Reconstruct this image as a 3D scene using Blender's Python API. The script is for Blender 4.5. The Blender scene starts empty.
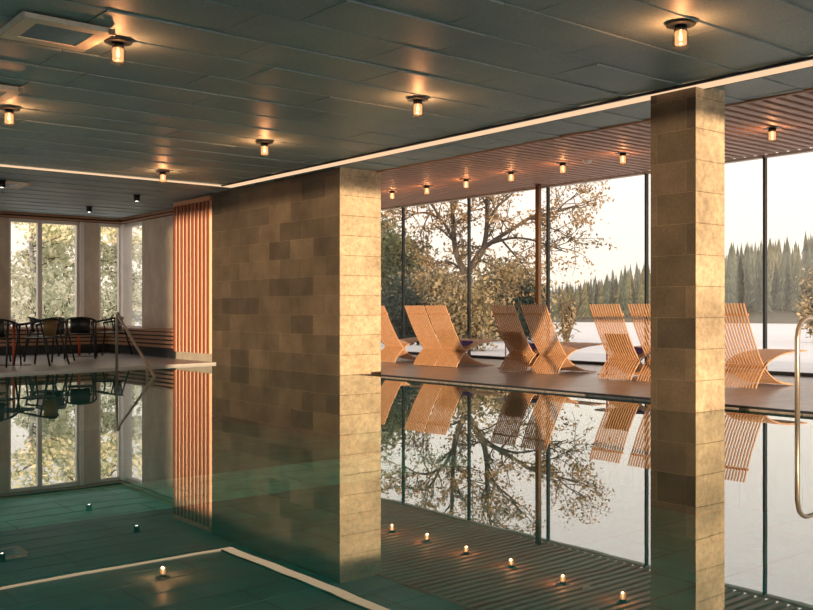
import bpy, math, random
import numpy as np
from mathutils import Vector, Matrix
random.seed(7)
rng = np.random.default_rng(7)
SC = bpy.context.scene
COL = SC.collection
R = math.radians

# ------------------------------------------------------------------ camera, sky, sun, exposure
cam_d = bpy.data.cameras.new('camera')
cam = bpy.data.objects.new('camera', cam_d)
COL.objects.link(cam)
cam.location = (0, 0, 0.9)
cam.rotation_euler = (R(90), 0, R(-39))
cam_d.sensor_width = 36
cam_d.lens = 943 * 36 / 813
cam_d.shift_y = 6 / 813
cam_d.clip_end = 1500
SC.camera = cam

w = bpy.data.worlds.new('sky'); SC.world = w
w.use_nodes = True
nt = w.node_tree; nt.nodes.clear()
wo = nt.nodes.new('ShaderNodeOutputWorld'); bg = nt.nodes.new('ShaderNodeBackground')
tc = nt.nodes.new('ShaderNodeTexCoord'); sx = nt.nodes.new('ShaderNodeSeparateXYZ'); cr = nt.nodes.new('ShaderNodeValToRGB')
nt.links.new(tc.outputs['Generated'], sx.inputs[0]); nt.links.new(sx.outputs['Z'], cr.inputs[0])
cr.color_ramp.elements[0].position = 0.0; cr.color_ramp.elements[0].color = (1.0, 0.86, 0.70, 1)
cr.color_ramp.elements[1].position = 0.8; cr.color_ramp.elements[1].color = (0.74, 0.72, 0.74, 1)
e = cr.color_ramp.elements.new(0.12); e.color = (1.0, 0.90, 0.80, 1)
e = cr.color_ramp.elements.new(0.25); e.color = (1.0, 0.86, 0.80, 1)
nt.links.new(cr.outputs[0], bg.inputs[0]); bg.inputs[1].default_value = .95
nt.links.new(bg.outputs[0], wo.inputs[0])

sun_d = bpy.data.lights.new('sun', 'SUN'); sun = bpy.data.objects.new('sun', sun_d); COL.objects.link(sun)
sun_d.energy = 3.9; sun_d.angle = R(0.6); sun_d.color = (1.0, 0.69, 0.42)
SUN_AZ, SUN_EL = 25.0, 0.4
_dir = Vector((math.sin(R(SUN_AZ)) * math.cos(R(SUN_EL)), math.cos(R(SUN_AZ)) * math.cos(R(SUN_EL)), -math.sin(R(SUN_EL))))
sun.rotation_euler = _dir.to_track_quat('-Z', 'Y').to_euler()
sun.location = (0, -20, 4)

SC.view_settings.view_transform = 'Standard'
SC.view_settings.look = 'None'
SC.view_settings.gamma = 1
SC.view_settings.use_curve_mapping = False
SC.view_settings.exposure = 0.72
SC.cycles.use_denoising = True
SC.cycles.max_bounces = 10
SC.cycles.diffuse_bounces = 4
SC.cycles.transparent_max_bounces = 16
SC.cycles.sample_clamp_indirect = 6
SC.cycles.blur_glossy = 0.3
SC.cycles.caustics_refractive = False

# ------------------------------------------------------------------ materials
MATS = {}
class NT:
    def __init__(s, name):
        s.m = bpy.data.materials.new(name); s.m.use_nodes = True
        s.t = s.m.node_tree; s.t.nodes.clear()
        s.out = s.n('ShaderNodeOutputMaterial')
        MATS[name] = s.m
    def n(s, typ, **kw):
        x = s.t.nodes.new(typ)
        for k, v in kw.items(): setattr(x, k, v)
        return x
    def l(s, a, b): s.t.links.new(a, b)
    def coords(s, scale=(1, 1, 1), kind='Object'):
        tc = s.n('ShaderNodeTexCoord'); mp = s.n('ShaderNodeMapping')
        mp.inputs['Scale'].default_value = scale
        s.l(tc.outputs[kind], mp.inputs[0]); return mp.outputs[0]
    def noise(s, vec, scale, detail=4, rough=.6):
        x = s.n('ShaderNodeTexNoise'); x.inputs['Scale'].default_value = scale
        x.inputs['Detail'].default_value = detail; x.inputs['Roughness'].default_value = rough
        s.l(vec, x.inputs['Vector']); return x.outputs['Fac']
    def ramp(s, fac, cols):
        r = s.n('ShaderNodeValToRGB'); s.l(fac, r.inputs[0])
        els = r.color_ramp.elements
        els[0].position, els[0].color = cols[0][0], (*cols[0][1], 1)
        els[1].position, els[1].color = cols[-1][0], (*cols[-1][1], 1)
        for p, c in cols[1:-1]:
            q = els.new(p); q.color = (*c, 1)
        return r.outputs[0]
    def bsdf(s, col, rough=.5, metal=0, spec=.5):
        b = s.n('ShaderNodeBsdfPrincipled')
        if isinstance(col, tuple): b.inputs['Base Color'].default_value = (*col, 1)
        else: s.l(col, b.inputs['Base Color'])
        if isinstance(rough, (int, float)): b.inputs['Roughness'].default_value = rough
        else: s.l(rough, b.inputs['Roughness'])
        b.inputs['Metallic'].default_value = metal
        b.inputs['Specular IOR Level'].default_value = spec
        s.l(b.outputs[0], s.out.inputs[0]); return b
    def bump(s, b, h, strength=.3, dist=.01):
        x = s.n('ShaderNodeBump'); x.inputs['Strength'].default_value = strength; x.inputs['Distance'].default_value = dist
        s.l(h, x.inputs['Height']); s.l(x.outputs[0], b.inputs['Normal']); return x
    def fresnel(s, ior):
        # the same reflectance from both sides of a thin sheet
        g = s.n('ShaderNodeNewGeometry'); m = s.n('ShaderNodeMix', data_type='FLOAT'); s.l(g.outputs['Backfacing'], m.inputs[0])
        m.inputs[2].default_value = ior; m.inputs[3].default_value = 1 / ior
        f = s.n('ShaderNodeFresnel'); s.l(m.outputs[0], f.inputs[0]); return f
    def mul(s, a, b, f=1.0):
        x = s.n('ShaderNodeMix', data_type='RGBA', blend_type='MULTIPLY'); x.inputs[0].default_value = f
        s.l(a, x.inputs[6]); s.l(b, x.inputs[7]); return x.outputs[2]

def noisy(name, c1, c2, scale=6, stretch=(1, 1, 1), rough=.5, metal=0, bump=.2, dist=.005, spec=.5):
    k = NT(name); v = k.coords(stretch); f = k.noise(v, scale)
    b = k.bsdf(k.ramp(f, [(.3, c1), (.7, c2)]), rough, metal, spec)
    if bump: k.bump(b, f, bump, dist)
    return k.m
def plain(name, c, rough=.5, metal=0, spec=.5):
    # a small noise keeps the surface from looking painted
    return noisy(name, tuple(x * .9 for x in c), tuple(min(1, x * 1.1) for x in c), 12, (1, 1, 1), rough, metal, .05, .002, spec)

# stone cladding: blocks laid in courses 0.28 m high; each face is mapped in its own plane
def stone(name, c1, c2, mort, bumpy, bw=.62, fine=40, rough=.75, mottle=.85):
    k = NT(name)
    tcn = k.n('ShaderNodeTexCoord'); sp = k.n('ShaderNodeSeparateXYZ'); k.l(tcn.outputs['Object'], sp.inputs[0])
    ge = k.n('ShaderNodeNewGeometry'); sn = k.n('ShaderNodeSeparateXYZ'); k.l(ge.outputs['Normal'], sn.inputs[0])
    ab = k.n('ShaderNodeMath', operation='ABSOLUTE'); k.l(sn.outputs['X'], ab.inputs[0])
    gt = k.n('ShaderNodeMath', operation='GREATER_THAN'); k.l(ab.outputs[0], gt.inputs[0]); gt.inputs[1].default_value = .5
    mx = k.n('ShaderNodeMix', data_type='FLOAT'); k.l(gt.outputs[0], mx.inputs[0]); k.l(sp.outputs['X'], mx.inputs[2]); k.l(sp.outputs['Y'], mx.inputs[3])
    cb = k.n('ShaderNodeCombineXYZ'); k.l(mx.outputs[0], cb.inputs[0]); k.l(sp.outputs['Z'], cb.inputs[1])
    br = k.n('ShaderNodeTexBrick'); k.l(cb.outputs[0], br.inputs['Vector'])
    br.inputs['Scale'].default_value = 1; br.inputs['Brick Width'].default_value = bw; br.inputs['Row Height'].default_value = .28
    br.inputs['Mortar Size'].default_value = .0026; br.inputs['Mortar Smooth'].default_value = .3; br.offset = .5
    br.inputs['Color1'].default_value = (*c1, 1); br.inputs['Color2'].default_value = (*c2, 1); br.inputs['Mortar'].default_value = (*mort, 1)
    v = k.coords(); n1 = k.noise(v, 2.2, 5); n2 = k.noise(v, fine, 6, .7)
    col = k.mul(br.outputs['Color'], k.ramp(n1, [(.25, (.62, .6, .58)), (.75, (1.25, 1.2, 1.12))]))
    col = k.mul(col, k.ramp(n2, [(.36, (mottle, mottle, mottle)), (.6, (1.06, 1.06, 1.06))]))
    b = k.bsdf(col, rough, 0, .35)
    ad = k.n('ShaderNodeMath', operation='MULTIPLY_ADD'); k.l(br.outputs['Fac'], ad.inputs[0]); ad.inputs[1].default_value = -1.5; k.l(n2, ad.inputs[2])
    k.bump(b, ad.outputs[0], bumpy[0], bumpy[1])
    return k.m
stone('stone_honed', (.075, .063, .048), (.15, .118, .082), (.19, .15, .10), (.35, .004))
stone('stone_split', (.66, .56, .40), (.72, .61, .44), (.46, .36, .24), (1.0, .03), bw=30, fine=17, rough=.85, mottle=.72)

# ceiling boards: thin dark felt boards with a slight sheen
k = NT('ceiling_board'); v = k.coords(); f1 = k.noise(v, 60, 5, .7); f2 = k.noise(k.coords((1, 1, 1)), .8, 3)
c = k.mul(k.ramp(f1, [(.3, (.30, .40, .43)), (.7, (.48, .59, .61))]), k.ramp(f2, [(.3, (.75, .8, .85)), (.7, (1.15, 1.1, 1.0))]))
b = k.bsdf(c, .5, 0, .22); k.bump(b, f1, .25, .003)
plain('ceiling_void', (.02, .024, .025), .8)
noisy('wood_slat', (.42, .19, .09), (.58, .29, .15), 5, (20, 2, 20), .5)
noisy('wood_slat_sunlit', (.85, .56, .38), (.95, .68, .50), 5, (20, 20, 1.2), .45)  # slat sides painted paler, as if sunlit
noisy('wood_red_shaded', (.21, .055, .028), (.30, .085, .042), 5, (20, 20, 1.2), .5)  # slat fronts: red wood, with shade painted in as a darker tone
noisy('wood_ceiling', (.50, .31, .22), (.64, .42, .31), 4, (1.5, 22, 22), .5)
noisy('wood_bench', (.36, .19, .11), (.52, .29, .17), 4, (2, 2, 30), .5)
noisy('wood_lounger', (.50, .27, .13), (.68, .41, .23), 5, (3, 25, 6), .38)
noisy('concrete', (.46, .38, .29), (.66, .55, .43), 3.5, (1, 1, .6), .85, bump=.3, dist=.01)
noisy('concrete_floor', (.52, .51, .50), (.62, .61, .60), 2.2, (1, 1, 1), .35, bump=.05)
noisy('plaster', (.72, .70, .66), (.78, .76, .72), 4, rough=.9)
noisy('plinth_stone', (.50, .46, .38), (.62, .57, .48), 8, rough=.7)
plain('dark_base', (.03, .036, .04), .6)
noisy('window_frame', (.74, .69, .62), (.82, .77, .70), 6, rough=.5)
plain('black_steel', (.018, .022, .026), .35, .3)
noisy('bronze_steel', (.10, .055, .03), (.15, .085, .045), 9, (1, 1, .2), .35, .5)
plain('pale_metal', (.62, .56, .48), .4)
noisy('brushed_steel', (.42, .35, .28), (.58, .50, .42), 10, (1, 1, 20), .28, .7, .1, .001)
plain('chair_black', (.02, .024, .027), .32, .2)
plain('chair_gold_lit', (.22, .17, .08), .45, .3)  # backrest with gold light painted into its colour
plain('red_pole', (.55, .09, .035), .4)
plain('pink_pole', (.50, .16, .15), .4)
plain('white_top', (.75, .73, .70), .35)
plain('white_plastic', (.7, .7, .68), .4)
noisy('towel_purple', (.035, .02, .09), (.09, .05, .2), 40, rough=.95)
noisy('hatch_frame', (.84, .74, .60), (.94, .86, .74), 30, rough=.6)
noisy('hatch_insert', (.07, .19, .30), (.11, .27, .40), 25, rough=.3)
noisy('bark_pale', (.05, .042, .033), (.12, .10, .08), 14, (1, 1, .3), .9)
noisy('bark_birch', (.10, .09, .08), (.72, .70, .66), 7, (1, 1, 4), .8)
noisy('bark_dark', (.07, .055, .04), (.14, .11, .08), 14, (1, 1, .3), .9)
noisy('snow_ground', (.80, .77, .74), (.90, .87, .83), .6, rough=.8)
noisy('terrace_slab', (.68, .66, .63), (.78, .76, .73), 1.2, rough=.7)
noisy('hill_grass', (.08, .085, .055), (.13, .12, .08), .15, rough=.95)

def leaf(name, c1, c2, trans=.35):
    k = NT(name)
    oi = k.n('ShaderNodeNewGeometry')
    col = k.ramp(oi.outputs['Random Per Island'], [(0, c1), (1, c2)])
    d = k.n('ShaderNodeBsdfDiffuse'); t = k.n('ShaderNodeBsdfTranslucent'); m = k.n('ShaderNodeMixShader'); m.inputs[0].default_value = trans
    k.l(col, d.inputs[0]); k.l(col, t.inputs[0]); k.l(d.outputs[0], m.inputs[1]); k.l(t.outputs[0], m.inputs[2]); k.l(m.outputs[0], k.out.inputs[0])
leaf('leaf_brown', (.15, .10, .05), (.46, .33, .18))
leaf('leaf_gold', (.13, .12, .07), (.55, .45, .28))
leaf('leaf_green', (.07, .10, .055), (.27, .28, .15))
leaf('leaf_birch', (.36, .42, .28), (.98, .92, .70))
leaf('leaf_dark', (.025, .05, .05), (.07, .11, .09))
leaf('needle_olive', (.10, .12, .075), (.20, .20, .12), .1)
leaf('needle_green', (.055, .08, .07), (.12, .15, .11), .1)

# deck and pool floors
def tiles(name, c1, c2, joint, bw, rh, rough, mort=.006, streak=None):
    k = NT(name); br = k.n('ShaderNodeTexBrick'); k.l(k.coords(), br.inputs['Vector'])
    br.inputs['Scale'].default_value = 1; br.inputs['Brick Width'].default_value = bw; br.inputs['Row Height'].default_value = rh
    br.inputs['Mortar Size'].default_value = mort; br.offset = .5
    br.inputs['Color1'].default_value = (*c1, 1); br.inputs['Color2'].default_value = (*c2, 1); br.inputs['Mortar'].default_value = (*joint, 1)
    f = k.noise(k.coords(streak or (1, 1, 1)), 3, 5)
    col = k.mul(br.outputs['Color'], k.ramp(f, [(.3, (.7, .7, .7)), (.7, (1.25, 1.22, 1.18))]))
    b = k.bsdf(col, rough, 0, .5); k.bump(b, f, .12, .004)
tiles('deck_slate', (.32, .285, .26), (.40, .35, .32), (.14, .12, .10), 1.2, .6, .28, streak=(.7, 5, 1))
tiles('pool_tile', (.004, .30, .29), (.008, .37, .36), (.005, .19, .19), 1.2, .6, .6, mort=.012)
tiles('pool_tile_light_band', (.62, .97, .82), (.66, .98, .86), (.10, .5, .4), 1.2, .6, .6, mort=.008)  # pool tile with a band of light painted into its colour

# water: clear with a green cast, mirror-like at grazing angles
k = NT('pool_water')
fr = k.fresnel(1.333)
pw = k.n('ShaderNodeMath', operation='POWER'); pw.inputs[1].default_value = .60; k.l(fr.outputs[0], pw.inputs[0])
gl = k.n('ShaderNodeBsdfGlossy'); gl.inputs['Roughness'].default_value = .0; gl.inputs['Color'].default_value = (.96, 1, 1, 1)
tr = k.n('ShaderNodeBsdfTransparent'); tr.inputs[0].default_value = (.32, .94, .92, 1)
mxs = k.n('ShaderNodeMixShader'); k.l(pw.outputs[0], mxs.inputs[0]); k.l(tr.outputs[0], mxs.inputs[1]); k.l(gl.outputs[0], mxs.inputs[2])
k.l(mxs.outputs[0], k.out.inputs[0])
f = k.noise(k.coords((1, 1, 1)), 1.6, 2, .4)
bm_ = k.n('ShaderNodeBump'); bm_.inputs['Strength'].default_value = .12; bm_.inputs['Distance'].default_value = .004
k.l(f, bm_.inputs['Height']); k.l(bm_.outputs[0], gl.inputs['Normal'])

def glassy(name, tint, ior=1.45, rough=0.0):
    k = NT(name)
    fr = k.fresnel(ior)
    gl = k.n('ShaderNodeBsdfGlossy'); gl.inputs['Roughness'].default_value = rough
    tr = k.n('ShaderNodeBsdfTransparent'); tr.inputs[0].default_value = (*tint, 1)
    m = k.n('ShaderNodeMixShader'); k.l(fr.outputs[0], m.inputs[0]); k.l(tr.outputs[0], m.inputs[1]); k.l(gl.outputs[0], m.inputs[2]); k.l(m.outputs[0], k.out.inputs[0])
glassy('window_glass', (.985, .985, .975), 1.45)
glassy('jar_glass', (.96, .88, .80), 1.5, .02)
def emit(name, c, s):
    k = NT(name); em = k.n('ShaderNodeEmission'); em.inputs[0].default_value = (*c, 1); em.inputs[1].default_value = s; k.l(em.outputs[0], k.out.inputs[0])
emit('bulb_glow', (1, .62, .32), 5)
k = NT('jar_core'); em = k.n('ShaderNodeEmission'); em.inputs[0].default_value = (1, .55, .27, 1); em.inputs[1].default_value = .55
tr = k.n('ShaderNodeBsdfTransparent'); mx = k.n('ShaderNodeAddShader'); k.l(em.outputs[0], mx.inputs[0]); k.l(tr.outputs[0], mx.inputs[1])
tr.inputs[0].default_value = (.55, .5, .45, 1); k.l(mx.outputs[0], k.out.inputs[0])
emit('spot_lens', (1, .92, .82), 3.5)
emit('strip_light', (1, .66, .40), .62)

# ------------------------------------------------------------------ mesh helpers
class MB:
    def __init__(s): s.v = []; s.f = []; s.smooth = False
    def add(s, vs, fs):
        o = len(s.v); s.v += [tuple(p) for p in vs]; s.f += [tuple(i + o for i in q) for q in fs]; return s
    def box(s, x0, x1, y0, y1, z0, z1):
        return s.add([(x0, y0, z0), (x1, y0, z0), (x1, y1, z0), (x0, y1, z0), (x0, y0, z1), (x1, y0, z1), (x1, y1, z1), (x0, y1, z1)],
                     [(0, 3, 2, 1), (4, 5, 6, 7), (0, 1, 5, 4), (1, 2, 6, 5), (2, 3, 7, 6), (3, 0, 4, 7)])
    def hexa(s, ps):
        return s.add(ps, [(0, 3, 2, 1), (4, 5, 6, 7), (0, 1, 5, 4), (1, 2, 6, 5), (2, 3, 7, 6), (3, 0, 4, 7)])
    def tube(s, pts, r, n=8, cap=True):
        pts = [Vector(p) for p in pts]; rs = r if isinstance(r, (list, tuple)) else [r] * len(pts)
        o = len(s.v); ref = Vector((0, 0, 1))
        for i, p in enumerate(pts):
            t = (pts[min(i + 1, len(pts) - 1)] - pts[max(i - 1, 0)])
            t = t.normalized() if t.length > 1e-9 else Vector((0, 0, 1))
            rf = ref if abs(t.z) < .95 else Vector((1, 0, 0))
            if i and abs(pa.dot(t)) < .95: a = (pa - t * pa.dot(t)).normalized()
            else: a = t.cross(rf).normalized()
            pa = a; b = t.cross(a)
            for j in range(n):
                an = 2 * math.pi * j / n
                s.v.append(tuple(p + (a * math.cos(an) + b * math.sin(an)) * rs[i]))
        for i in range(len(pts) - 1):
            for j in range(n):
                a0 = o + i * n + j; a1 = o + i * n + (j + 1) % n
                s.f.append((a0, a1, a1 + n, a0 + n))
        if cap:
            s.f.append(tuple(o + j for j in reversed(range(n)))); s.f.append(tuple(o + (len(pts) - 1) * n + j for j in range(n)))
        return s
    def lathe(s, prof, n=20, c=(0, 0, 0)):
        o = len(s.v)
        for r, z in prof:
            for j in range(n):
                an = 2 * math.pi * j / n; s.v.append((c[0] + r * math.cos(an), c[1] + r * math.sin(an), c[2] + z))
        for i in range(len(prof) - 1):
            for j in range(n):
                a0 = o + i * n + j; a1 = o + i * n + (j + 1) % n; s.f.append((a0, a1, a1 + n, a0 + n))
        s.f.append(tuple(o + j for j in reversed(range(n)))); s.f.append(tuple(o + (len(prof) - 1) * n + j for j in range(n)))
        return s
    def build(s, name, mat, parent=None, smooth=False, bevel=0):
        me = bpy.data.meshes.new(name); me.from_pydata(s.v, [], s.f); me.update()
        if smooth:
            for p in me.polygons: p.use_smooth = True
        me.materials.append(MATS[mat])
        o = bpy.data.objects.new(name, me); COL.objects.link(o)
        if parent: o.parent = parent
        if smooth == 'auto':
            me.shade_smooth() if hasattr(me, 'shade_smooth') else None
        if bevel:
            b = o.modifiers.new('bevel', 'BEVEL'); b.width = bevel; b.segments = 2; b.limit_method = 'ANGLE'
        return o
def crom(pts, k=6):
    P = [Vector(p) for p in pts]; P = [P[0] * 2 - P[1]] + P + [P[-1] * 2 - P[-2]]; out = []
    for i in range(1, len(P) - 2):
        for j in range(k):
            t = j / k
            out.append(.5 * ((2 * P[i]) + (-P[i - 1] + P[i + 1]) * t + (2 * P[i - 1] - 5 * P[i] + 4 * P[i + 1] - P[i + 2]) * t * t + (-P[i - 1] + 3 * P[i] - 3 * P[i + 1] + P[i + 2]) * t ** 3))
    out.append(P[-2]); return out
def tag(o, label, cat, group=None, kind=None):
    o['label'] = label; o['category'] = cat
    if group: o['group'] = group
    if kind: o['kind'] = kind
    return o
def empty(name, loc=(0, 0, 0), rz=0):
    o = bpy.data.objects.new(name, None); COL.objects.link(o); o.location = loc; o.rotation_euler = (0, 0, rz); o.empty_display_size = .1
    return o
def struct(o): o['kind'] = 'structure'; return o
def copy_tree(o, parent=None):
    kids = [c for c in o.children]
    c = o.copy(); COL.objects.link(c)
    if parent: c.parent = parent
    for ch in kids: copy_tree(ch, c)
    return c

CE = 2.91          # underside of the dark ceiling
DK = 0.03          # level of the deck and dining floor above the water
XF = 12.0          # glass front
XE = 8.19          # edge of the dark ceiling
YE = 14.45          # far edge of the pool
XP = 7.82          # deck edge of the pool
XS = 7.55          # face of the long stone wall
YB = 19.9          # back wall of the dining corner
XR = 8.13          # right-hand wall of the dining corner

# ------------------------------------------------------------------ the setting
# pool basin
m = MB(); m.box(-4, XP, -6, YE, -1.0, -.9); struct(m.build('floor_pool', 'pool_tile'))
m = MB(); m.box(-4, XP, 8.06, 9.42, -.9, -.893); struct(m.build('trim_light_band', 'pool_tile_light_band'))  # band of light on the pool floor, laid in as paler colour
m = MB(); m.box(-4.1, -4, -6, YE, -1, DK); struct(m.build('wall_pool_left', 'pool_tile'))
m = MB(); m.box(-4.1, XP, -6.1, -6, -1, DK); struct(m.build('wall_pool_back', 'pool_tile'))
m = MB()
m.add([(-4, -6, 0), (XP, -6, 0), (XP, YE, 0), (-4, YE, 0)], [(0, 1, 2, 3)])
wt = m.build('pool_water', 'pool_water'); tag(wt, 'still green pool water mirroring the ceiling, columns and windows', 'water', kind='stuff')
# decks
m = MB(); P_ = [(XP, -6), (XF + .15, -6), (XF + .15, 17.2), (8.27, 17.2), (8.27, 10.8), (XP, 10.2)]
m.add([(x, y, -1) for x, y in P_] + [(x, y, DK) for x, y in P_], [(5, 4, 3, 2, 1, 0), (6, 7, 8, 9, 10, 11)] + [(i, (i + 1) % 6, (i + 1) % 6 + 6, i + 6) for i in range(6)])
struct(m.build('floor_deck', 'deck_slate'))
m = MB(); P_ = [(-4.1, 12.58), (XS, 14.45), (XP, 14.45), (XP, YB + .3), (-4.1, YB + .3)]
m.add([(x, y, -1) for x, y in P_] + [(x, y, DK) for x, y in P_], [(4, 3, 2, 1, 0), (5, 6, 7, 8, 9)] + [(i, (i + 1) % 5, (i + 1) % 5 + 5, i + 5) for i in range(5)])
m.box(XP, XR + .2, 17.2, YB + .3, -1, DK); struct(m.build('floor_dining', 'concrete_floor'))
m = MB(); m.box(XP - .012, XP + .03, -6, 10.2, .012, DK + .004); struct(m.build('trim_2', 'black_steel'))
# dark boarded ceiling: courses along X, each board tips down a little at one side
m = MB(); n_ = 0
y = -6.15
while y < YB:
    y1 = min(y + .585, YB + .1); off = (n_ % 2) * .62 + ((n_ * 7) % 5) * .11
    x = -4.2 - off
    while x < XE:
        a, c_ = max(x, -4.1) + .004, min(x + 1.24, XE) - .004
        if c_ - a > .02:
            d0 = random.uniform(.004, .013); d1 = random.uniform(-.002, .003); tw = random.uniform(-.003, .003)
            zl, zh = CE - d0, CE + d1
            m.hexa([(a, y + .004, zl - tw), (c_, y + .004, zl + tw), (c_, y1 - .004, zh), (a, y1 - .004, zh),
                    (a, y + .004, CE + .03), (c_, y + .004, CE + .03), (c_, y1 - .004, CE + .03), (a, y1 - .004, CE + .03)])
        x += 1.24
    y += .585; n_ += 1
struct(m.build('ceiling', 'ceiling_board'))
m = MB(); m.box(-4.1, XE + .02, -6.1, YB + .3, CE + .035, CE + .3); m.box(XE + .02, XF + .15, -6.1, 17.2, CE + .26, CE + .3); struct(m.build('ceiling_slab', 'ceiling_void'))
# slatted ceiling over the deck
m = MB(); y = -6.0
while y < 17.0:
    m.box(XE + .045, XF - .03, y, y + .085, 3.035, 3.10); y += .16
struct(m.build('ceiling_slats', 'wood_ceiling'))
m = MB(); m.box(XE, XE + .04, -6, 17.1, CE - .02, 3.11); struct(m.build('trim_3', 'wood_slat'))
# light strip set in the ceiling: along the pool and across the far edge
st = empty('light_strip', (7.35, 13.49, CE - .03)); tag(st, 'warm linear light strip let into the dark ceiling along the pool edge', 'light strip')
m = MB(); m.box(-.20, .0, -19.4, .06, 0, .02); m.build('diffuser', 'strip_light', st)
m = MB(); m.box(-11.3, -.20, .0, .05, 0, .02); m.build('diffuser', 'strip_light', st)
m = MB(); m.box(-.225, -.20, -19.4, -.02, -.004, .02); m.box(.0, .02, -19.4, .08, -.004, .02); m.box(-11.3, -.2, .06, .08, -.004, .02); m.build('edge_profile', 'black_steel', st)
# stone pillar and long stone wall
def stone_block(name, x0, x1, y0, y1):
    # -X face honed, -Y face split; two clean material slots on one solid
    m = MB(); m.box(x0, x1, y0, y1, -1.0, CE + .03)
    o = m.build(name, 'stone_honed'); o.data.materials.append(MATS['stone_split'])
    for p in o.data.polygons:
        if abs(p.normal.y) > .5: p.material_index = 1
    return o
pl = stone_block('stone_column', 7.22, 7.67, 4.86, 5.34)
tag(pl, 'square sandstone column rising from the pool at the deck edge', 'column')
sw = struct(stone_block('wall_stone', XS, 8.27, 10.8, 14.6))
# dining corner
m = MB()
def wallbox_y(x0, x1, z0, z1): m.box(x0, x1, YB, YB + .25, z0, z1)
wallbox_y(-4.1, 2.2, 0, CE); wallbox_y(2.2, 5.05, 0, .55); wallbox_y(2.2, 5.05, 2.78, CE)
wallbox_y(4.5, 5.76, 0, CE)
wallbox_y(5.76, 7.2, 0, .52); wallbox_y(5.76, 7.2, 2.79, CE); wallbox_y(7.2, 7.62, 0, CE); wallbox_y(7.62, XR + .2, 0, .52); wallbox_y(7.62, XR + .2, 2.79, CE)
struct(m.build('wall_dining', 'concrete'))
m = MB(); m.box(XR, XR + .25, 14.6, 18.85, 0, CE); m.box(XR, XR + .25, 18.85, YB, 0, .52); m.box(XR, XR + .25, 18.85, YB, 2.79, CE); struct(m.build('wall_right', 'concrete'))
m = MB(); m.box(XR + .25, XF + .15, 17.0, 17.2, 0, 3.2); struct(m.build('wall_deck_end', 'plaster'))
m = MB(); m.box(-4.1, -3.95, -6, YB + .25, DK, .15); m.box(-4.1, -3.95, -6, YB + .25, 2.75, CE + .03)
m.box(-4.1, -3.95, -6, 8, .15, 2.75)  # unseen stretch made solid to keep the sun off the dining corner
for yy in (11, 14, 17, 19.8): m.box(-4.1, -3.95, yy, yy + .2, .15, 2.75)
struct(m.build('wall_left', 'plaster'))
m = MB(); m.box(-4.1, XF + .15, -6.2, -6.0, 2.72, 3.2); m.box(-4.1, -2.9, -6.2, -6.0, 0, 2.72); struct(m.build('wall_back', 'plaster'))  # unseen wall; lintel and solid end shaped to cut off the sun
# windows
def window(name, build):
    e = empty(name); struct(e); build(e); return e
def win_back(x0, x1, mull):
    def f(e):
        m = MB(); yy0, yy1 = YB + .04, YB + .16
        fw = .05
        m.box(x0, x1, yy0, yy1, .52, .58); m.box(x0, x1, yy0, yy1, 2.72, 2.79); m.box(x0, x0 + fw, yy0, yy1, .58, 2.72); m.box(x1 - fw, x1, yy0, yy1, .58, 2.72)
        m.build('frame', 'window_frame', e, bevel=.006)
        for q in mull: MB().box(q - .045, q + .045, yy0, yy1, .58, 2.72).build('mullion', 'window_frame', e, bevel=.006)
        MB().box(x0 + fw, x1 - fw, YB + .09, YB + .10, .58, 2.72).build('pane', 'window_glass', e)
    return f
window('window_1', win_back(5.76, 7.2, [6.39]))
window('window_2', win_back(7.62, XR, []))
window('window_3', win_back(2.2, 4.5, [3.3]))
def win_right(e):
    m = MB(); a, b = XR + .04, XR + .16
    m.box(a, b, 18.85, YB, .52, .58); m.box(a, b, 18.85, YB, 2.72, 2.79); m.box(a, b, 18.85, 18.91, .58, 2.72)
    m.build('frame', 'window_frame', e, bevel=.006)
    MB().box(XR - .03, XR + .16, YB - .16, YB + .16, .52, 2.79).build('mullion', 'window_frame', e, bevel=.006)
    MB().box(XR + .09, XR + .10, 18.91, YB - .16, .58, 2.72).build('pane', 'window_glass', e)
window('window_4', win_right)
MB().box(7.2, 7.28, YB - .03, YB, .52, 2.8).build('trim_4', 'window_frame')['kind'] = 'structure'
# boards under the ceiling round the dining corner
m = MB()
for z in (2.80, 2.865):
    m.box(-4, XR - .01, YB - .10, YB - .01, z, z + .028); m.box(XR - .10, XR - .01, 16.2, YB - .10, z, z + .028)
struct(m.build('trim_5', 'wood_slat'))
m = MB(); m.box(-4, XR - .01, YB - .05, YB, 2.79, CE); m.box(XR - .05, XR, 16.2, YB, 2.79, CE); struct(m.build('trim_7', 'dark_base'))
# vertical slat screen on a pale plinth
m = MB(); m.box(XS, XR, 14.6, 16.0, 0, .17); struct(m.build('trim_6', 'plinth_stone', bevel=.005))
m = MB(); m.box(XS + .10, XR, 14.6, 16.0, .17, 2.82); struct(m.build('wall_screen', 'dark_base'))
sc_ = empty('slat_screen', (XS, 15.35, .17)); tag(sc_, 'screen of upright reddish wooden slats beside the long stone wall', 'slat screen')
for i in range(10):
    yy = -.69 + i * .145
    sl = MB().box(-.03, .045, yy - .014, yy + .014, 0, 2.62).build('slat', 'wood_slat_sunlit', sc_)
    MB().box(-.06, -.03, yy - .024, yy + .024, 0, 2.62).build('front_edge', 'wood_red_shaded', sl, bevel=.003)
MB().box(-.05, .06, -.75, .65, 2.62, 2.70).build('top_rail', 'wood_slat', sc_)

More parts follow.
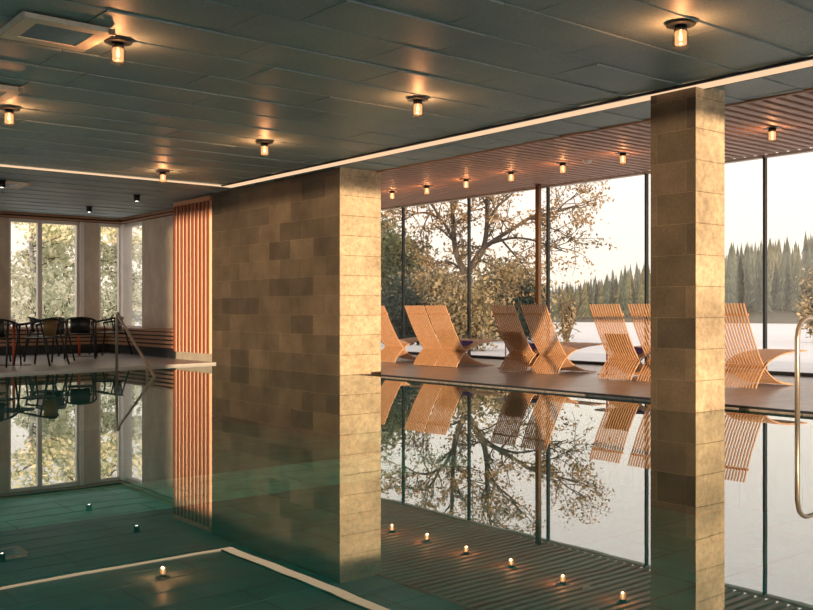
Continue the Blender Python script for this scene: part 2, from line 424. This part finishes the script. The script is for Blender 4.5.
# glass front of the deck
ms = [16.95, 14.92, 12.96, 10.98, 8.95, 6.98, 4.9, 2.9, .9, -1.1, -3.1, -5.9]
for i in range(len(ms) - 1):
    def f(e, y0=ms[i + 1], y1=ms[i]):
        MB().box(XF - .028, XF + .028, y0 - .018, y0 + .018, DK, 3.05).build('mullion', 'black_steel', e)
        MB().box(XF - .006, XF + .006, y0 + .018, y1 - .018, DK + .05, 3.03).build('pane', 'window_glass', e)
        MB().box(XF - .04, XF + .04, y0 + .018, y1 - .018, DK, DK + .05).build('bottom_rail', 'black_steel', e)
        MB().box(XF - .06, XF + .04, y0 + .018, y1 - .018, 3.005, 3.04).build('head_rail', 'pale_metal', e)
    window('window_%d' % (i + 5), f)
MB().box(XF - .29, XF - .22, 10.93, 11.01, DK, 3.05).build('steel_post', 'bronze_steel', bevel=.006)
tag(bpy.data.objects['steel_post'], 'thick bronze coloured steel post just inside the glass front', 'post')

# ------------------------------------------------------------------ outside
GZ = -.1
m = MB(); m.box(XF + .15, 70, -120, 400, -1, GZ); m.box(-200, XF + .15, YB + .3, 400, -1, GZ); m.box(XR + .25, XF + .15, 17.2, YB + .3, -1, GZ); m.box(-200, XF + .15, -120, -6.25, -1, GZ)
m.box(-200, -4.15, -6.25, YB + .3, -1, GZ)
struct(m.build('floor_ground', 'snow_ground'))
m = MB(); m.box(XF + .2, XF + 4.5, -6, 20, GZ, GZ + .06); struct(m.build('floor_terrace', 'terrace_slab'))
def polar(px, d):
    l = (px - 406.5) / 943 * d; t = R(39)
    return l * math.cos(t) + d * math.sin(t), -l * math.sin(t) + d * math.cos(t)
def hz(X, Y):   # height of the wooded hill
    l = X * math.cos(R(39)) - Y * math.sin(R(39)); d = X * math.sin(R(39)) + Y * math.cos(R(39))
    if d < 80: return GZ
    px = 406.5 + l / d * 943
    side = min(1.3, max(0, (px - 480) / 330))
    return GZ + .2 + (d - 80) / 85 * (.7 + 7.6 * side)
m = MB(); nx, nd = 34, 10
for i in range(nx + 1):
    for j in range(nd + 1):
        px = -700 + i * 75; d = 78 + j * 11
        X, Y = polar(px, d); m.v.append((X, Y, hz(X, Y) - .02 - (.6 if j == 0 else 0)))
for i in range(nx):
    for j in range(nd):
        a = i * (nd + 1) + j; m.f.append((a, a + nd + 1, a + nd + 2, a + 1))
struct(m.build('floor_hill', 'hill_grass'))

def conifer(mat, h, rad, seed):
    rr = random.Random(seed); m = MB()
    L = 15
    for k_ in range(L):
        z0 = h * (.10 + .84 * k_ / L); r = rad * (1 - k_ / (L + .3)) ** .85 * rr.uniform(.85, 1.12); z1 = z0 + h * .13
        n = 9; o = len(m.v); m.v.append((0, 0, min(h, z1)))
        a0 = rr.random() * 6
        for j in range(2 * n):
            q = r * (1 if j % 2 == 0 else .55) * rr.uniform(.8, 1.15); an = a0 + math.pi * j / n
            m.v.append((q * math.cos(an), q * math.sin(an), z0 - (.05 * h if j % 2 == 0 else 0) * rr.uniform(.4, 1)))
        for j in range(2 * n): m.f.append((o, o + 1 + j, o + 1 + (j + 1) % (2 * n)))
    return m
protos = []
for s_, (mt_, h_, r_) in enumerate([('needle_olive', 8.6, 1.5), ('needle_green', 9.3, 1.4), ('needle_olive', 7.4, 1.6), ('needle_green', 8.1, 1.25)]):
    e = empty('conifer'); tag(e, 'dark pointed conifer in the forest on the far hillside', 'tree', 'conifers on the far hillside')
    MB().tube([(0, 0, -.4), (0, 0, h_ * .9)], [.16, .03], 6).build('trunk', 'bark_dark', e)
    conifer(mt_, h_, r_, s_).build('crown', mt_, e)
    protos.append(e)
spots = []
for row, d in enumerate((90, 112, 134, 155, 172)):
    px = (528 if row > 0 else 545) + row * 4
    while px < 835:
        if not (652 < px < 722): spots.append((px + random.uniform(-3, 3), d + random.uniform(-3, 3)))
        px += random.uniform(4.2, 6.6)
for px in (384, 391, 399, 410, 424, 437, 450, 483, 494, 508, 517): spots.append((px, 124))
for i, (px, d) in enumerate(spots):
    o = protos[i] if i < 4 else copy_tree(protos[random.randrange(4)])
    X, Y = polar(px, d); o.location = (X, Y, hz(X, Y) - .3)
    s_ = random.uniform(.62, .82) * (.52 + .48 * min(1, max(0, (px - 575) / 130)))
    sd = 'left' if px < 690 else 'right'
    tag(o, 'dark pointed conifer in the hazy far forest %s of the stone column' % sd, 'tree', 'far forest conifers %s of the column' % sd)
    o.scale = (s_, s_, s_); o.rotation_euler = (0, 0, random.uniform(0, 6))

# morning haze lying over the valley beyond the terrace
kz = NT('valley_haze'); vs = kz.n('ShaderNodeVolumeScatter'); vs.inputs['Color'].default_value = (1, .96, .90, 1); vs.inputs['Density'].default_value = .0026; vs.inputs['Anisotropy'].default_value = .0
kz.l(vs.outputs[0], kz.out.inputs['Volume'])
m = MB(); a_, b_, c_, d_ = polar(-60, 58), polar(1250, 58), polar(1250, 215), polar(-60, 215)
m.hexa([(*q, GZ - .9) for q in (a_, b_, c_, d_)] + [(*q, 26) for q in (a_, b_, c_, d_)])
tag(m.build('valley_haze', 'valley_haze'), 'thin pale haze hanging over the wooded valley behind the glass', 'haze', kind='stuff')

# leafy growth
def leaf_mesh(name, centres, spread, n, size, mat, parent, seed=0):
    r = np.random.default_rng(seed); C = np.array(centres, float)
    idx = r.integers(0, len(C), n); P = C[idx] + r.normal(0, 1, (n, 3)) * spread
    a = r.normal(0, 1, (n, 3)); a /= np.linalg.norm(a, axis=1)[:, None]
    b = np.cross(a, r.normal(0, 1, (n, 3))); b /= np.linalg.norm(b, axis=1)[:, None]
    s_ = size * r.uniform(.5, 1.2, n)[:, None]
    V = np.stack([P - a * s_, P - b * s_ * .5, P + a * s_, P + b * s_ * .5], 1).reshape(-1, 3)
    F = np.arange(4 * n).reshape(-1, 4)
    me = bpy.data.meshes.new(name); me.from_pydata(V.tolist(), [], F.tolist()); me.materials.append(MATS[mat])
    o = bpy.data.objects.new(name, me); COL.objects.link(o); o.parent = parent; return o
def grow(m, p, d, L, r, lvl, tips, rr, up=.25, jit=.3):
    pts = [p]; rs = [r]; q = Vector(p); dv = Vector(d).normalized(); seg = 5
    for i in range(seg):
        dv = (dv + Vector((rr.gauss(0, jit), rr.gauss(0, jit), rr.gauss(0, jit) + up * .2)) * .45).normalized()
        q = q + dv * L / seg; pts.append(tuple(q)); rs.append(r * (1 - .13 * (i + 1)))
        if lvl > 0 and i >= 1:
            for _ in range(2 if lvl > 1 else 1):
                nd = (dv + Vector((rr.gauss(0, .8), rr.gauss(0, .8), rr.gauss(0, .6) + up))).normalized()
                grow(m, tuple(q), nd, L * rr.uniform(.45, .7), rs[-1] * .55, lvl - 1, tips, rr, up, jit)
        if lvl <= 1: tips.append(tuple(q))
    m.tube(pts, rs, 5 if lvl < 2 else 7, cap=False)

# the big bare-branched tree, limbs laid out to follow the photo's silhouette
D0 = 25.0
tx, ty = polar(468, D0)
tree = empty('autumn_tree', (tx, ty, GZ)); tag(tree, 'tall spreading tree with sparse brown autumn leaves behind the glass', 'tree')
def loc(px, py, dd=0):
    X, Y = polar(px, D0 + dd); return (X - tx, Y - ty, .9 + (311 - py) * (D0 + dd) / 943 - GZ)
rr = random.Random(4); mt = MB(); ml = MB(); tips = []
mt.tube(crom([loc(472, 352), loc(471, 318), loc(468, 290), loc(467, 276)]), [.17] * 6 + [.155] * 6 + [.13] * 6 + [.12], 9)
limbs = [([(467, 280, 0), (462, 268, .2), (456, 252, .3), (454, 238, .3), (453, 220, .2), (452, 200, 0), (452, 180, -.4), (454, 160, -.5)], .085),
         ([(467, 276, 0), (476, 262, -.3), (484, 246, -.5), (487, 225, -.6), (487, 200, -.6), (489, 178, -.5), (494, 150, -.6)], .08),
         ([(470, 268, 0), (482, 250, .6), (498, 238, .9), (514, 228, 1.2), (532, 217, 1.2), (556, 212, 1.0), (578, 205, 1.)], .07),
         ([(454, 242, .3), (447, 228, .5), (440, 219, .7), (428, 213, .9), (415, 214, 1.1), (405, 220, 1.3)], .045),
         ([(440, 219, .7), (434, 208, .7), (426, 200, .5), (414, 200, .4), (402, 207, .4)], .035),
         ([(453, 228, .3), (459, 221, -.2), (467, 214, -.4), (474, 204, -.6)], .035),
         ([(492, 243, .6), (512, 238, 0), (532, 240, -.4), (550, 246, -.6), (566, 252, -.8)], .035),
         ([(487, 222, -.6), (498, 206, -1), (510, 196, -1.2), (522, 180, -1.4)], .04),
         ([(532, 217, 1.2), (545, 226, 1.0), (560, 232, .8), (580, 246, .7)], .025),
         ([(556, 212, 1), (566, 202, 1), (576, 196, 1), (586, 190, .8)], .022),
         ([(500, 238, .9), (512, 252, 1.), (524, 266, 1.1), (534, 282, 1.3)], .03),
         ([(430, 213, .9), (424, 225, .9), (420, 238, .9)], .02),
         ([(463, 270, .2), (450, 262, .8), (440, 262, 1.2), (428, 258, 1.5)], .03)]
for pts, r0 in limbs:
    P = crom([loc(*p) for p in pts], 4); n = len(P)
    ml.tube(P, [1.15 * r0 * (1 - .72 * i / n) for i in range(n)], 7, cap=False)
    for i in range(3, n, 2 if r0 < .04 else 2):
        d = (P[i] - P[i - 1]).normalized()
        for _ in range(1 if i < n * .5 else 2):
            nd = (d * .6 + Vector((rr.gauss(0, .7), rr.gauss(0, .7), rr.gauss(0, .5) + .1))).normalized()
            grow(ml, tuple(P[i]), nd, rr.uniform(.5, 1.1), r0 * .28 * (1 - .5 * i / n) + .009, 1, tips, rr, .12, .35)
mt.build('trunk', 'bark_pale', tree, True); ml.build('branches', 'bark_pale', tree, True)
tips = [t for t in tips if rr.random() < .62]
leaf_mesh('foliage', tips, .08, 7500, .058, 'leaf_brown', tree, 3)

def shrub(name, label, cat, px, d, top_y, wpx, mat, nleaf, size, seed, group=None, base=None, bark='bark_dark', lo=None):
    X, Y = polar(px, d); e = empty(name, (X, Y, GZ if base is None else base)); tag(e, label, cat, group)
    H_ = .9 + (311 - top_y) * d / 943 - GZ; W = wpx * d / 943 / 2
    rr = random.Random(seed); m = MB(); tips = []
    for _ in range(7):
        a = rr.uniform(0, 6.28); grow(m, (0, 0, 0), (math.cos(a) * W / H_ * .6, math.sin(a) * W / H_ * .6, 1), H_ * rr.uniform(.6, .85), .04, 1, tips, rr, .3, .25)
    m.build('branches', bark, e, True)
    C = []
    while len(C) < 70:
        p = (rr.uniform(-1, 1), rr.uniform(-1, 1), rr.uniform(-1, 1))
        if p[0] ** 2 + p[1] ** 2 + p[2] ** 2 > 1: continue
        z = H_ * (.5 + .46 * p[2]) if lo is None else lo + (H_ - lo) * (.5 + .46 * p[2])
        C.append((p[0] * W * .88, p[1] * W * .88, z))
    leaf_mesh('foliage', C, min(.33, W * .3), nleaf, size, mat, e, seed)
    return e
SH = [('autumn_shrub', 'golden brown leafy thicket left of the big tree, low behind the loungers', 'shrub', 440, 32, 268, 90, 'leaf_gold', 6500, .10, 11),
      ('autumn_shrub', 'golden leafy thicket right of the big tree trunk', 'shrub', 505, 33, 262, 80, 'leaf_gold', 6500, .10, 12),
      ('green_shrub', 'dull green thicket seen beside the corner of the stone wall', 'shrub', 398, 36, 236, 60, 'leaf_green', 8000, .11, 13),
      ('evergreen_bush', 'small blackish green bush low at the left of the glass', 'bush', 402, 27, 281, 46, 'leaf_dark', 5000, .08, 14),
      ('evergreen_bush', 'blackish green bush right of the trunk, before the bronze post', 'bush', 524, 30, 281, 34, 'leaf_dark', 4500, .08, 15),
      ('autumn_shrub', 'thin brown sapling right of the bronze post', 'shrub', 566, 27, 282, 20, 'leaf_gold', 350, .07, 16),
      ('green_shrub', 'golden green thicket in front of the big tree trunk', 'shrub', 468, 22.5, 283, 54, 'leaf_gold', 3600, .07, 17),
      ('autumn_shrub', 'golden bush at the right edge, behind the steel pool rail', 'shrub', 815, 30, 258, 30, 'leaf_gold', 1800, .09, 18),
      ('green_shrub', 'tall dull green tree behind the stone wall corner, top left of glass', 'tree', 384, 40, 205, 40, 'leaf_green', 5200, .11, 19)]
for s_ in SH: shrub(*s_)

def birch(label, px, d, top_y, wpx, nleaf, seed, bark='bark_birch', mat='leaf_birch', name='birch_tree', size=.11):
    X, Y = polar(px, d); e = empty(name, (X, Y, GZ)); tag(e, label, 'tree')
    H_ = .9 + (311 - top_y) * d / 943 - GZ; W = wpx * d / 943 / 2
    rr = random.Random(seed)
    MB().tube(crom([(0, 0, 0), (.08, .05, H_ * .35), (-.06, .05, H_ * .7), (.05, 0, H_)]), [.13 - .1 * i / 18 for i in range(19)], 8).build('trunk', bark, e, True)
    m = MB(); tips = []
    for i in range(22):
        z = H_ * (.12 + .8 * i / 22); a = rr.uniform(0, 6.28); grow(m, (0, 0, z), (math.cos(a), math.sin(a), .35), W * rr.uniform(.6, 1) * (1.1 - .5 * i / 22), .028, 1, tips, rr, -.05, .3)
    m.build('branches', 'bark_dark', e, True)
    leaf_mesh('foliage', tips, .16, nleaf, size, mat, e, seed)
birch('white stemmed birch with yellow green leaves, seen through the left pane', 33, 30, 190, 90, 2800, 31)
birch('yellow leaved birch filling the right pane of the big left window', 64, 33, 180, 80, 3000, 32)
birch('pale golden tree outside the corner window', 118, 31, 190, 70, 3000, 33, mat='leaf_birch')
birch('pale golden tree behind the slim pane right of the corner', 156, 30, 190, 60, 2600, 35, mat='leaf_birch')
shrub('green_shrub', 'dark green undergrowth low in the big left window', 'shrub', 45, 27, 280, 80, 'leaf_birch', 1500, .10, 34)
shrub('green_shrub', 'green undergrowth low outside the corner window', 'shrub', 112, 26, 284, 40, 'leaf_birch', 700, .09, 36)

# ------------------------------------------------------------------ ceiling lamps
def make_lamp():
    e = empty('jar_lamp')
    MB().lathe([(.0, 0), (.10, 0), (.10, -.010), (.03, -.014), (.0, -.014)][::-1], 24).build('ceiling_plate', 'black_steel', e, False)
    MB().lathe([(.0, -.050), (.040, -.050), (.044, -.046), (.044, -.012), (.0, -.012)], 20).build('lamp_holder', 'black_steel', e, True)
    MB().lathe([(.050, -.052), (.055, -.06), (.055, -.158), (.050, -.166), (.046, -.158), (.047, -.06), (.044, -.052)], 24).build('glass_jar', 'jar_glass', e, True)
    MB().lathe([(.0, -.118), (.010, -.114), (.014, -.098), (.010, -.075), (.006, -.052), (.0, -.050)], 14).build('bulb', 'bulb_glow', e, True)
    MB().lathe([(.036, -.145), (.040, -.138), (.040, -.058), (.036, -.052)], 20).build('glass_liner', 'jar_core', e, True)
    return e
def lamp_light(o, en):
    ld = bpy.data.lights.new('lamp_light', 'POINT'); ld.energy = en; ld.color = (1, .52, .26); ld.shadow_soft_size = .010
    l = bpy.data.objects.new('lamp_light', ld); COL.objects.link(l); l.parent = o; l.location = (0, 0, -.131)
lamp0 = make_lamp()
used = False
def put_lamp(x, y, z, label, group, en):
    global used
    o = lamp0 if not used else copy_tree(lamp0)
    used = True
    o.location = (x, y, z); tag(o, label, 'ceiling lamp', group); return o
LL = []
for x, y, lb in [(2.73, 6.76, 'glass jar ceiling lamp beside the white framed hatch at top left'),
                 (5.6, 3.89, 'glass jar ceiling lamp above the stone column, top right'),
                 (5.66, 6.82, 'glass jar lamp on the dark ceiling, near the middle of the photo'),
                 (5.7, 9.7, 'glass jar lamp on the dark ceiling, over the long stone wall'),
                 (5.76, 12.63, 'farthest glass jar pool lamp, close to the cross light strip'),
                 (2.8, 9.67, 'glass jar pool lamp cut close to the left edge of the photo')]:
    LL.append((put_lamp(x, y, CE - .018, lb, 'jar lamps on the dark ceiling', 0), 9))
names = ['nearest the stone wall, first of the row', 'second from the stone wall', 'third from the stone wall', 'fourth from the stone wall', 'left of the smoke detector', 'right of the smoke detector', 'right of the stone column']
for (x, y), nm in zip([(10.36, 13.2), (10.4, 12.29), (10.36, 11.26), (10.36, 10.24), (10.32, 9.16), (10.3, 8.07), (10.25, 5.87)], names):
    LL.append((put_lamp(x, y, 3.045, 'glass jar lamp on the slatted ceiling, ' + nm, 'jar lamps on the slatted ceiling', 0), 3.5))
for o, en in LL: lamp_light(o, en)
e = empty('smoke_detector', (10.41, 8.78, 3.035)); tag(e, 'small white domed smoke detector on the slatted ceiling', 'smoke detector')
MB().lathe([(.0, -.05), (.03, -.047), (.05, -.035), (.058, -.015), (.058, -.01)], 18).build('dome', 'white_plastic', e, True)
MB().lathe([(.0, -.012), (.07, -.012), (.07, 0), (.0, 0)], 18).build('base', 'white_plastic', e)

def hatch(x, y, label):
    e = empty('ceiling_hatch', (x, y, CE - .02)); tag(e, label, 'ceiling panel', 'white framed ceiling panels')
    m = MB(); a, b = .31, .20
    for q in ((-a, a, -a, -b), (-a, a, b, a), (-a, -b, -b, b), (b, a, -b, b)): m.box(*q, -.035, 0)
    m.build('frame', 'hatch_frame', e, bevel=.004)
    MB().box(-b, b, -b, b, -.028, 0).build('insert', 'hatch_insert', e)
    MB().box(-a - .012, -a, -a, a, -.045, 0).build('hinge_rail', 'pale_metal', e)
    MB().box(a - .05, a - .01, -a - .015, -a, -.05, -.01).build('latch', 'brushed_steel', e)
hatch(2.28, 6.77, 'square blue grey ceiling panel in a cream frame, top left corner')
hatch(2.33, 8.98, 'cream framed ceiling panel cut by the left edge, behind the top left one')
hatch(4.36, 15.35, 'pale ceiling panel far back above the dining tables')
for (x, y), lb in zip([(6.57, 15.45), (6.59, 17.72), (4.24, 15.01)], ['small black cylinder spotlight above the slatted bench, nearer the slat screen', 'small black cylinder spotlight nearest the dining windows', 'small black cylinder spotlight at the left edge by the pale panel']):
    e = empty('spotlight', (x, y, CE - .02)); tag(e, lb, 'spotlight', 'black ceiling spotlights')
    MB().lathe([(.0, -.11), (.035, -.11), (.05, -.105), (.05, -.02), (.0, -.02)], 18).build('body', 'black_steel', e, True)
    MB().lathe([(.0, -.02), (.06, -.02), (.06, 0), (.0, 0)], 18).build('mount', 'black_steel', e)
    MB().lathe([(.0, -.114), (.022, -.114), (.022, -.109), (.0, -.109)], 14).build('lens', 'spot_lens', e)

# ------------------------------------------------------------------ loungers
NB = 13; WL = .49
A = crom([(-.205, 0, .955), (-.07, 0, .68), (.06, 0, .45), (.2, 0, .255), (.36, 0, .125), (.58, 0, .045), (.84, 0, .012)], 4)
Bc = crom([(0, 0, .008), (.06, 0, .10), (.2, 0, .245), (.4, 0, .335), (.7, 0, .385), (1.12, 0, .40)], 4)
def ribbon(m, path, y, wd, th):
    n = len(path); o = len(m.v)
    for i, p in enumerate(path):
        t = (path[min(i + 1, n - 1)] - path[max(i - 1, 0)]).normalized(); nn = Vector((-t.z, 0, t.x)) * th / 2
        for s_, q in ((1, -1), (1, 1), (-1, 1), (-1, -1)):
            c_ = p + nn * s_; m.v.append((c_.x, y + q * wd / 2, c_.z))
    for i in range(n - 1):
        for j in range(4):
            a = o + i * 4 + j; b_ = o + i * 4 + (j + 1) % 4; m.f.append((a, b_, b_ + 4, a + 4))
    m.f.append((o + 3, o + 2, o + 1, o)); k0 = o + (n - 1) * 4; m.f.append((k0, k0 + 1, k0 + 2, k0 + 3))
def make_lounger():
    e = empty('slatted_lounger'); pitch = WL / NB
    m = MB()
    for i in range(NB): ribbon(m, A, -WL / 2 + pitch * (i + .5), .0135, .0175)
    m.build('backrest', 'wood_lounger', e)
    m = MB()
    for i in range(NB - 1): ribbon(m, Bc, -WL / 2 + pitch * (i + 1), .0135, .0175)
    ribbon(m, Bc, -WL / 2 - .006, .014, .0175); ribbon(m, Bc, WL / 2 + .006, .014, .0175)
    m.build('seat', 'wood_lounger', e)
    for x, z in ((-.135, .828), (.205, .235)):
        MB().box(x - .008, x + .012, -WL / 2, WL / 2, z - .012, z + .012).build('crossbar', 'wood_lounger', e)
    return e
L0 = make_lounger()
LS = [(9.76, 12.63, 'wooden slatted lounger half hidden by the stone wall corner'),
      (9.65, 11.48, 'left wooden slatted lounger of the pair nearest the stone wall'),
      (9.66, 10.98, 'right wooden slatted lounger of the pair nearest the stone wall'),
      (9.63, 9.50, 'left wooden slatted lounger of the pair beside the bronze post'),
      (9.63, 8.90, 'right wooden slatted lounger of the pair beside the bronze post'),
      (9.58, 7.64, 'wooden slatted lounger fully seen just left of the stone column'),
      (9.56, 7.02, 'wooden slatted lounger cut by the left side of the stone column'),
      (9.62, 5.96, 'wooden slatted lounger right of the stone column')]
for i, (x, y, lb) in enumerate(LS):
    o = L0 if i == 0 else copy_tree(L0)
    o.location = (x, y, DK); tag(o, lb, 'lounger', 'wooden loungers along the glass front')
# folded towels in the crook of some seats
def towel(x, y, label):
    e = MB()
    path = [Vector((-.115, 0, .50)), Vector((.0, 0, .545)), Vector((.09, 0, .44)), Vector((.21, 0, .335)), Vector((.30, 0, .345)), Vector((.40, 0, .385))]
    path = crom([(.02, 0, .56), (.10, 0, .45), (.20, 0, .345), (.30, 0, .335), (.42, 0, .375)], 4)
    ribbon(e, path, 0, .36, .035)
    o = e.build('folded_towel', 'towel_purple', None, True); o.location = (x, y, DK + .012); tag(o, label, 'towel', 'towels on the loungers')
towel(9.66, 10.98, 'dark purple folded towel in the lounger nearest the stone wall pair')
towel(9.63, 9.50, 'dark folded towel between the pair of loungers by the bronze post')
towel(9.58, 7.64, 'dark purple folded towel on the lounger left of the stone column')

def side_table(x, y, mat, label):
    e = empty('side_table', (x, y, DK)); tag(e, label, 'side table', 'small side tables between the loungers')
    MB().lathe([(.0, .415), (.165, .415), (.17, .42), (.17, .43), (.0, .43)], 28).build('tabletop', 'white_top', e)
    MB().tube([(0, 0, .01), (0, 0, .415)], .011, 10).build('pole', mat, e, True)
    MB().lathe([(.0, 0), (.13, 0), (.13, .008), (.0, .012)], 28).build('base', 'black_steel', e)
side_table(10.25, 8.30, 'red_pole', 'small white topped table on a red pole between the middle loungers')
side_table(10.33, 12.2, 'pink_pole', 'small white topped table on a pink pole near the stone wall')
side_table(10.2, 10.2, 'pale_metal', 'small white topped table on a pale metal pole')

# ------------------------------------------------------------------ handrails in the pool
rail = empty('stair_handrail', (5.5, 13.67, 0)); tag(rail, 'slim steel handrail sloping down into the pool by the dining area', 'handrail')
pts = [(0, 0, -.6), (0, 0, .80)] + crom([(0, 0, .80), (0, -.025, .862), (.0, -.07, .855), (-.005, -.13, .79)], 4)[1:] + [(-.07, -1.50, .0), (-.10, -2.1, -.35)]
MB().tube(pts, .02, 10).build('rail', 'brushed_steel', rail, True)
MB().tube([(-.055, -1.22, -.6), (-.055, -1.22, .17)], .017, 10).build('support_post', 'brushed_steel', rail, True)
lad = empty('pool_grab_rail', (7.50, 4.07, 0)); tag(lad, 'curved steel grab rail rising from the water at the right edge', 'handrail')
pts = [(0, 0, -.7), (0, 0, .68)] + crom([(0, 0, .68), (.035, 0, .775), (.12, 0, .83), (.25, 0, .835), (.6, 0, .835)], 5)[1:] + [(.70, 0, .80), (.74, 0, .70), (.74, 0, DK)]
MB().tube(pts, .021, 12).build('rail', 'brushed_steel', lad, True)
MB().lathe([(.0, 0), (.045, 0), (.045, .01), (.022, .014), (0, .014)], 16, (.74, 0, DK)).build('floor_flange', 'brushed_steel', lad)

# ------------------------------------------------------------------ dining corner furniture
bench = empty('slatted_bench', (0, 0, DK)); tag(bench, 'low wooden slatted bench running round the dining corner under the windows', 'bench')
bx, by = XS, 19.25
m = MB()
for i in range(4):
    z = .185 + i * .078
    m.box(-3.9, bx, by, by + .03, z, z + .05)
m.build('front_slats', 'wood_bench', bench)
m = MB()
for i in range(4):
    z = .185 + i * .078
    m.box(bx, bx + .03, 16.16, by + .03, z, z + .05)
m.build('side_slats', 'wood_bench', bench)
MB().box(-3.9, XR - .01, by - .015, YB - .01, .49, .525).build('seat', 'wood_bench', bench)
MB().box(bx - .015, XR - .01, 16.14, by - .015, .49, .525).build('seat', 'wood_bench', bench)
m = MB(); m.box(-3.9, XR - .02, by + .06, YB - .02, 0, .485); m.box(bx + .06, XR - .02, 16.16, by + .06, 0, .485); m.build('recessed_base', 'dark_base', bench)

def make_chair(back_mat):
    e = empty('armchair')
    path = crom([(.24, .26, .64), (.10, .275, .665), (-.06, .265, .69), (-.19, .20, .725), (-.255, .09, .745), (-.27, 0, .75), (-.255, -.09, .745), (-.19, -.20, .725), (-.06, -.265, .69), (.10, -.275, .665), (.24, -.26, .64)], 4)
    MB().tube(path, .018, 8).build('arm_rail', 'chair_black', e, True)
    for s_ in (-1, 1):
        MB().tube([(.235, .26 * s_, .64), (.20, .255 * s_, .50), (.27, .27 * s_, .012)], .0155, 8).build('leg', 'chair_black', e, True)
        MB().tube([(-.16, .215 * s_, .715), (-.24, .235 * s_, .44), (-.36, .26 * s_, .012)], .0155, 8).build('leg', 'chair_black', e, True)
    m = MB(); n = 8
    for i in range(n + 1):
        u = -1 + 2 * i / n; y_ = u * .17; xb = -.262 + .045 * u * u
        for z, dx in ((.74, 0), (.60, .018), (.47, .04)):
            m.v += [(xb + dx, y_, z), (xb + dx + .012, y_, z)]
    for i in range(n):
        for j in range(2):
            a = i * 6 + j * 2; b_ = a + 6
            m.f += [(a, b_, b_ + 2, a + 2), (a + 1, a + 3, b_ + 3, b_ + 1)]
        a = i * 6; m.f += [(a, a + 1, a + 7, a + 6), (a + 4, a + 10, a + 11, a + 5)]
    m.f += [(0, 2, 3, 1), (2, 4, 5, 3), (n * 6, n * 6 + 1, n * 6 + 3, n * 6 + 2), (n * 6 + 2, n * 6 + 3, n * 6 + 5, n * 6 + 4)]
    m.build('backrest', back_mat, e, True)
    m = MB(); top = []
    for i in range(20):
        an = 2 * math.pi * i / 20; cx_, sy_ = math.cos(an), math.sin(an)
        top.append((.005 + .225 * math.copysign(abs(cx_) ** .5, cx_), .225 * math.copysign(abs(sy_) ** .5, sy_)))
    m.v = [(x, y, .455) for x, y in top] + [(x * .96, y * .96, .432) for x, y in top] + [(0, 0, .440)]
    m.f = [tuple(20 + i for i in reversed(range(20)))] + [(i, (i + 1) % 20, 40) for i in range(20)] + [(i, i + 20, (i + 1) % 20 + 20, (i + 1) % 20) for i in range(20)]
    m.build('seat', 'chair_black', e)
    m = MB()
    for s_ in (-1, 1): m.tube([(-.24, .235 * s_, .44), (.20, .245 * s_, .44)], .010, 6)
    m.tube([(.18, -.25, .44), (.18, .25, .44)], .010, 6); m.tube([(-.235, -.235, .44), (-.235, .235, .44)], .010, 6)
    m.build('seat_frame', 'chair_black', e, True)
    return e
c1_ = make_chair('chair_gold_lit'); c2_ = make_chair('chair_black')
CH = [(c1_, 4.90, 15.32, 128, 'black metal armchair with a backrest coloured as gold-lit, nearest the pool edge'),
      (c2_, 6.22, 17.15, 68, 'black metal armchair with its dark back to the pool, before the far table'),
      (None, 5.36, 16.30, 215, 'black metal armchair just behind the gold-lit backed one'),
      (None, 4.27, 15.35, 55, 'black metal armchair cut by the left edge, nearer the pool'),
      (None, 4.42, 16.45, -40, 'black metal armchair at the left edge, behind the near red pole table'),
      (None, 7.10, 18.05, 185, 'black metal armchair right of the far table, behind the steel handrail'),
      (None, 5.92, 18.25, -20, 'black metal armchair left of the far table, close to the slatted bench')]
for p, x, y, a, lb in CH:
    o = p if p else copy_tree(c2_)
    o.location = (x, y, DK); o.rotation_euler = (0, 0, R(a)); tag(o, lb, 'chair', 'black armchairs in the dining corner')
def dining_table(x, y, label):
    e = empty('pedestal_table', (x, y, DK)); tag(e, label, 'table', 'round tables on red poles')
    MB().lathe([(.0, .655), (.31, .655), (.32, .662), (.32, .672), (.0, .675)], 36).build('tabletop', 'chair_black', e)
    MB().tube([(0, 0, .01), (0, 0, .656)], .022, 12).build('pole', 'red_pole', e, True)
    MB().lathe([(.0, 0), (.27, 0), (.27, .008), (.03, .018), (.0, .018)], 36).build('base', 'red_pole' if False else 'bronze_steel', e)
dining_table(4.64, 15.78, 'small round black table on a red pole nearest the pool')
dining_table(6.48, 17.94, 'small round black table on a red pole farther back, by the window')
e = empty('candle_holder', (6.48, 17.94, DK + .675)); tag(e, 'tiny dark candle holder on the far table', 'candle holder')
MB().lathe([(.0, 0), (.035, 0), (.04, .05), (.03, .07), (.03, .065), (.0, .03)], 14).build('cup', 'black_steel', e, True)
e = MB().lathe([(.0, 0), (.03, 0), (.035, .06), (.032, .06), (.0, .02)], 14).build('candle_glass', 'white_plastic', None, True); e.location = (4.64, 15.78, DK + .675)
tag(e, 'tiny pale candle glass on the near table', 'candle glass')
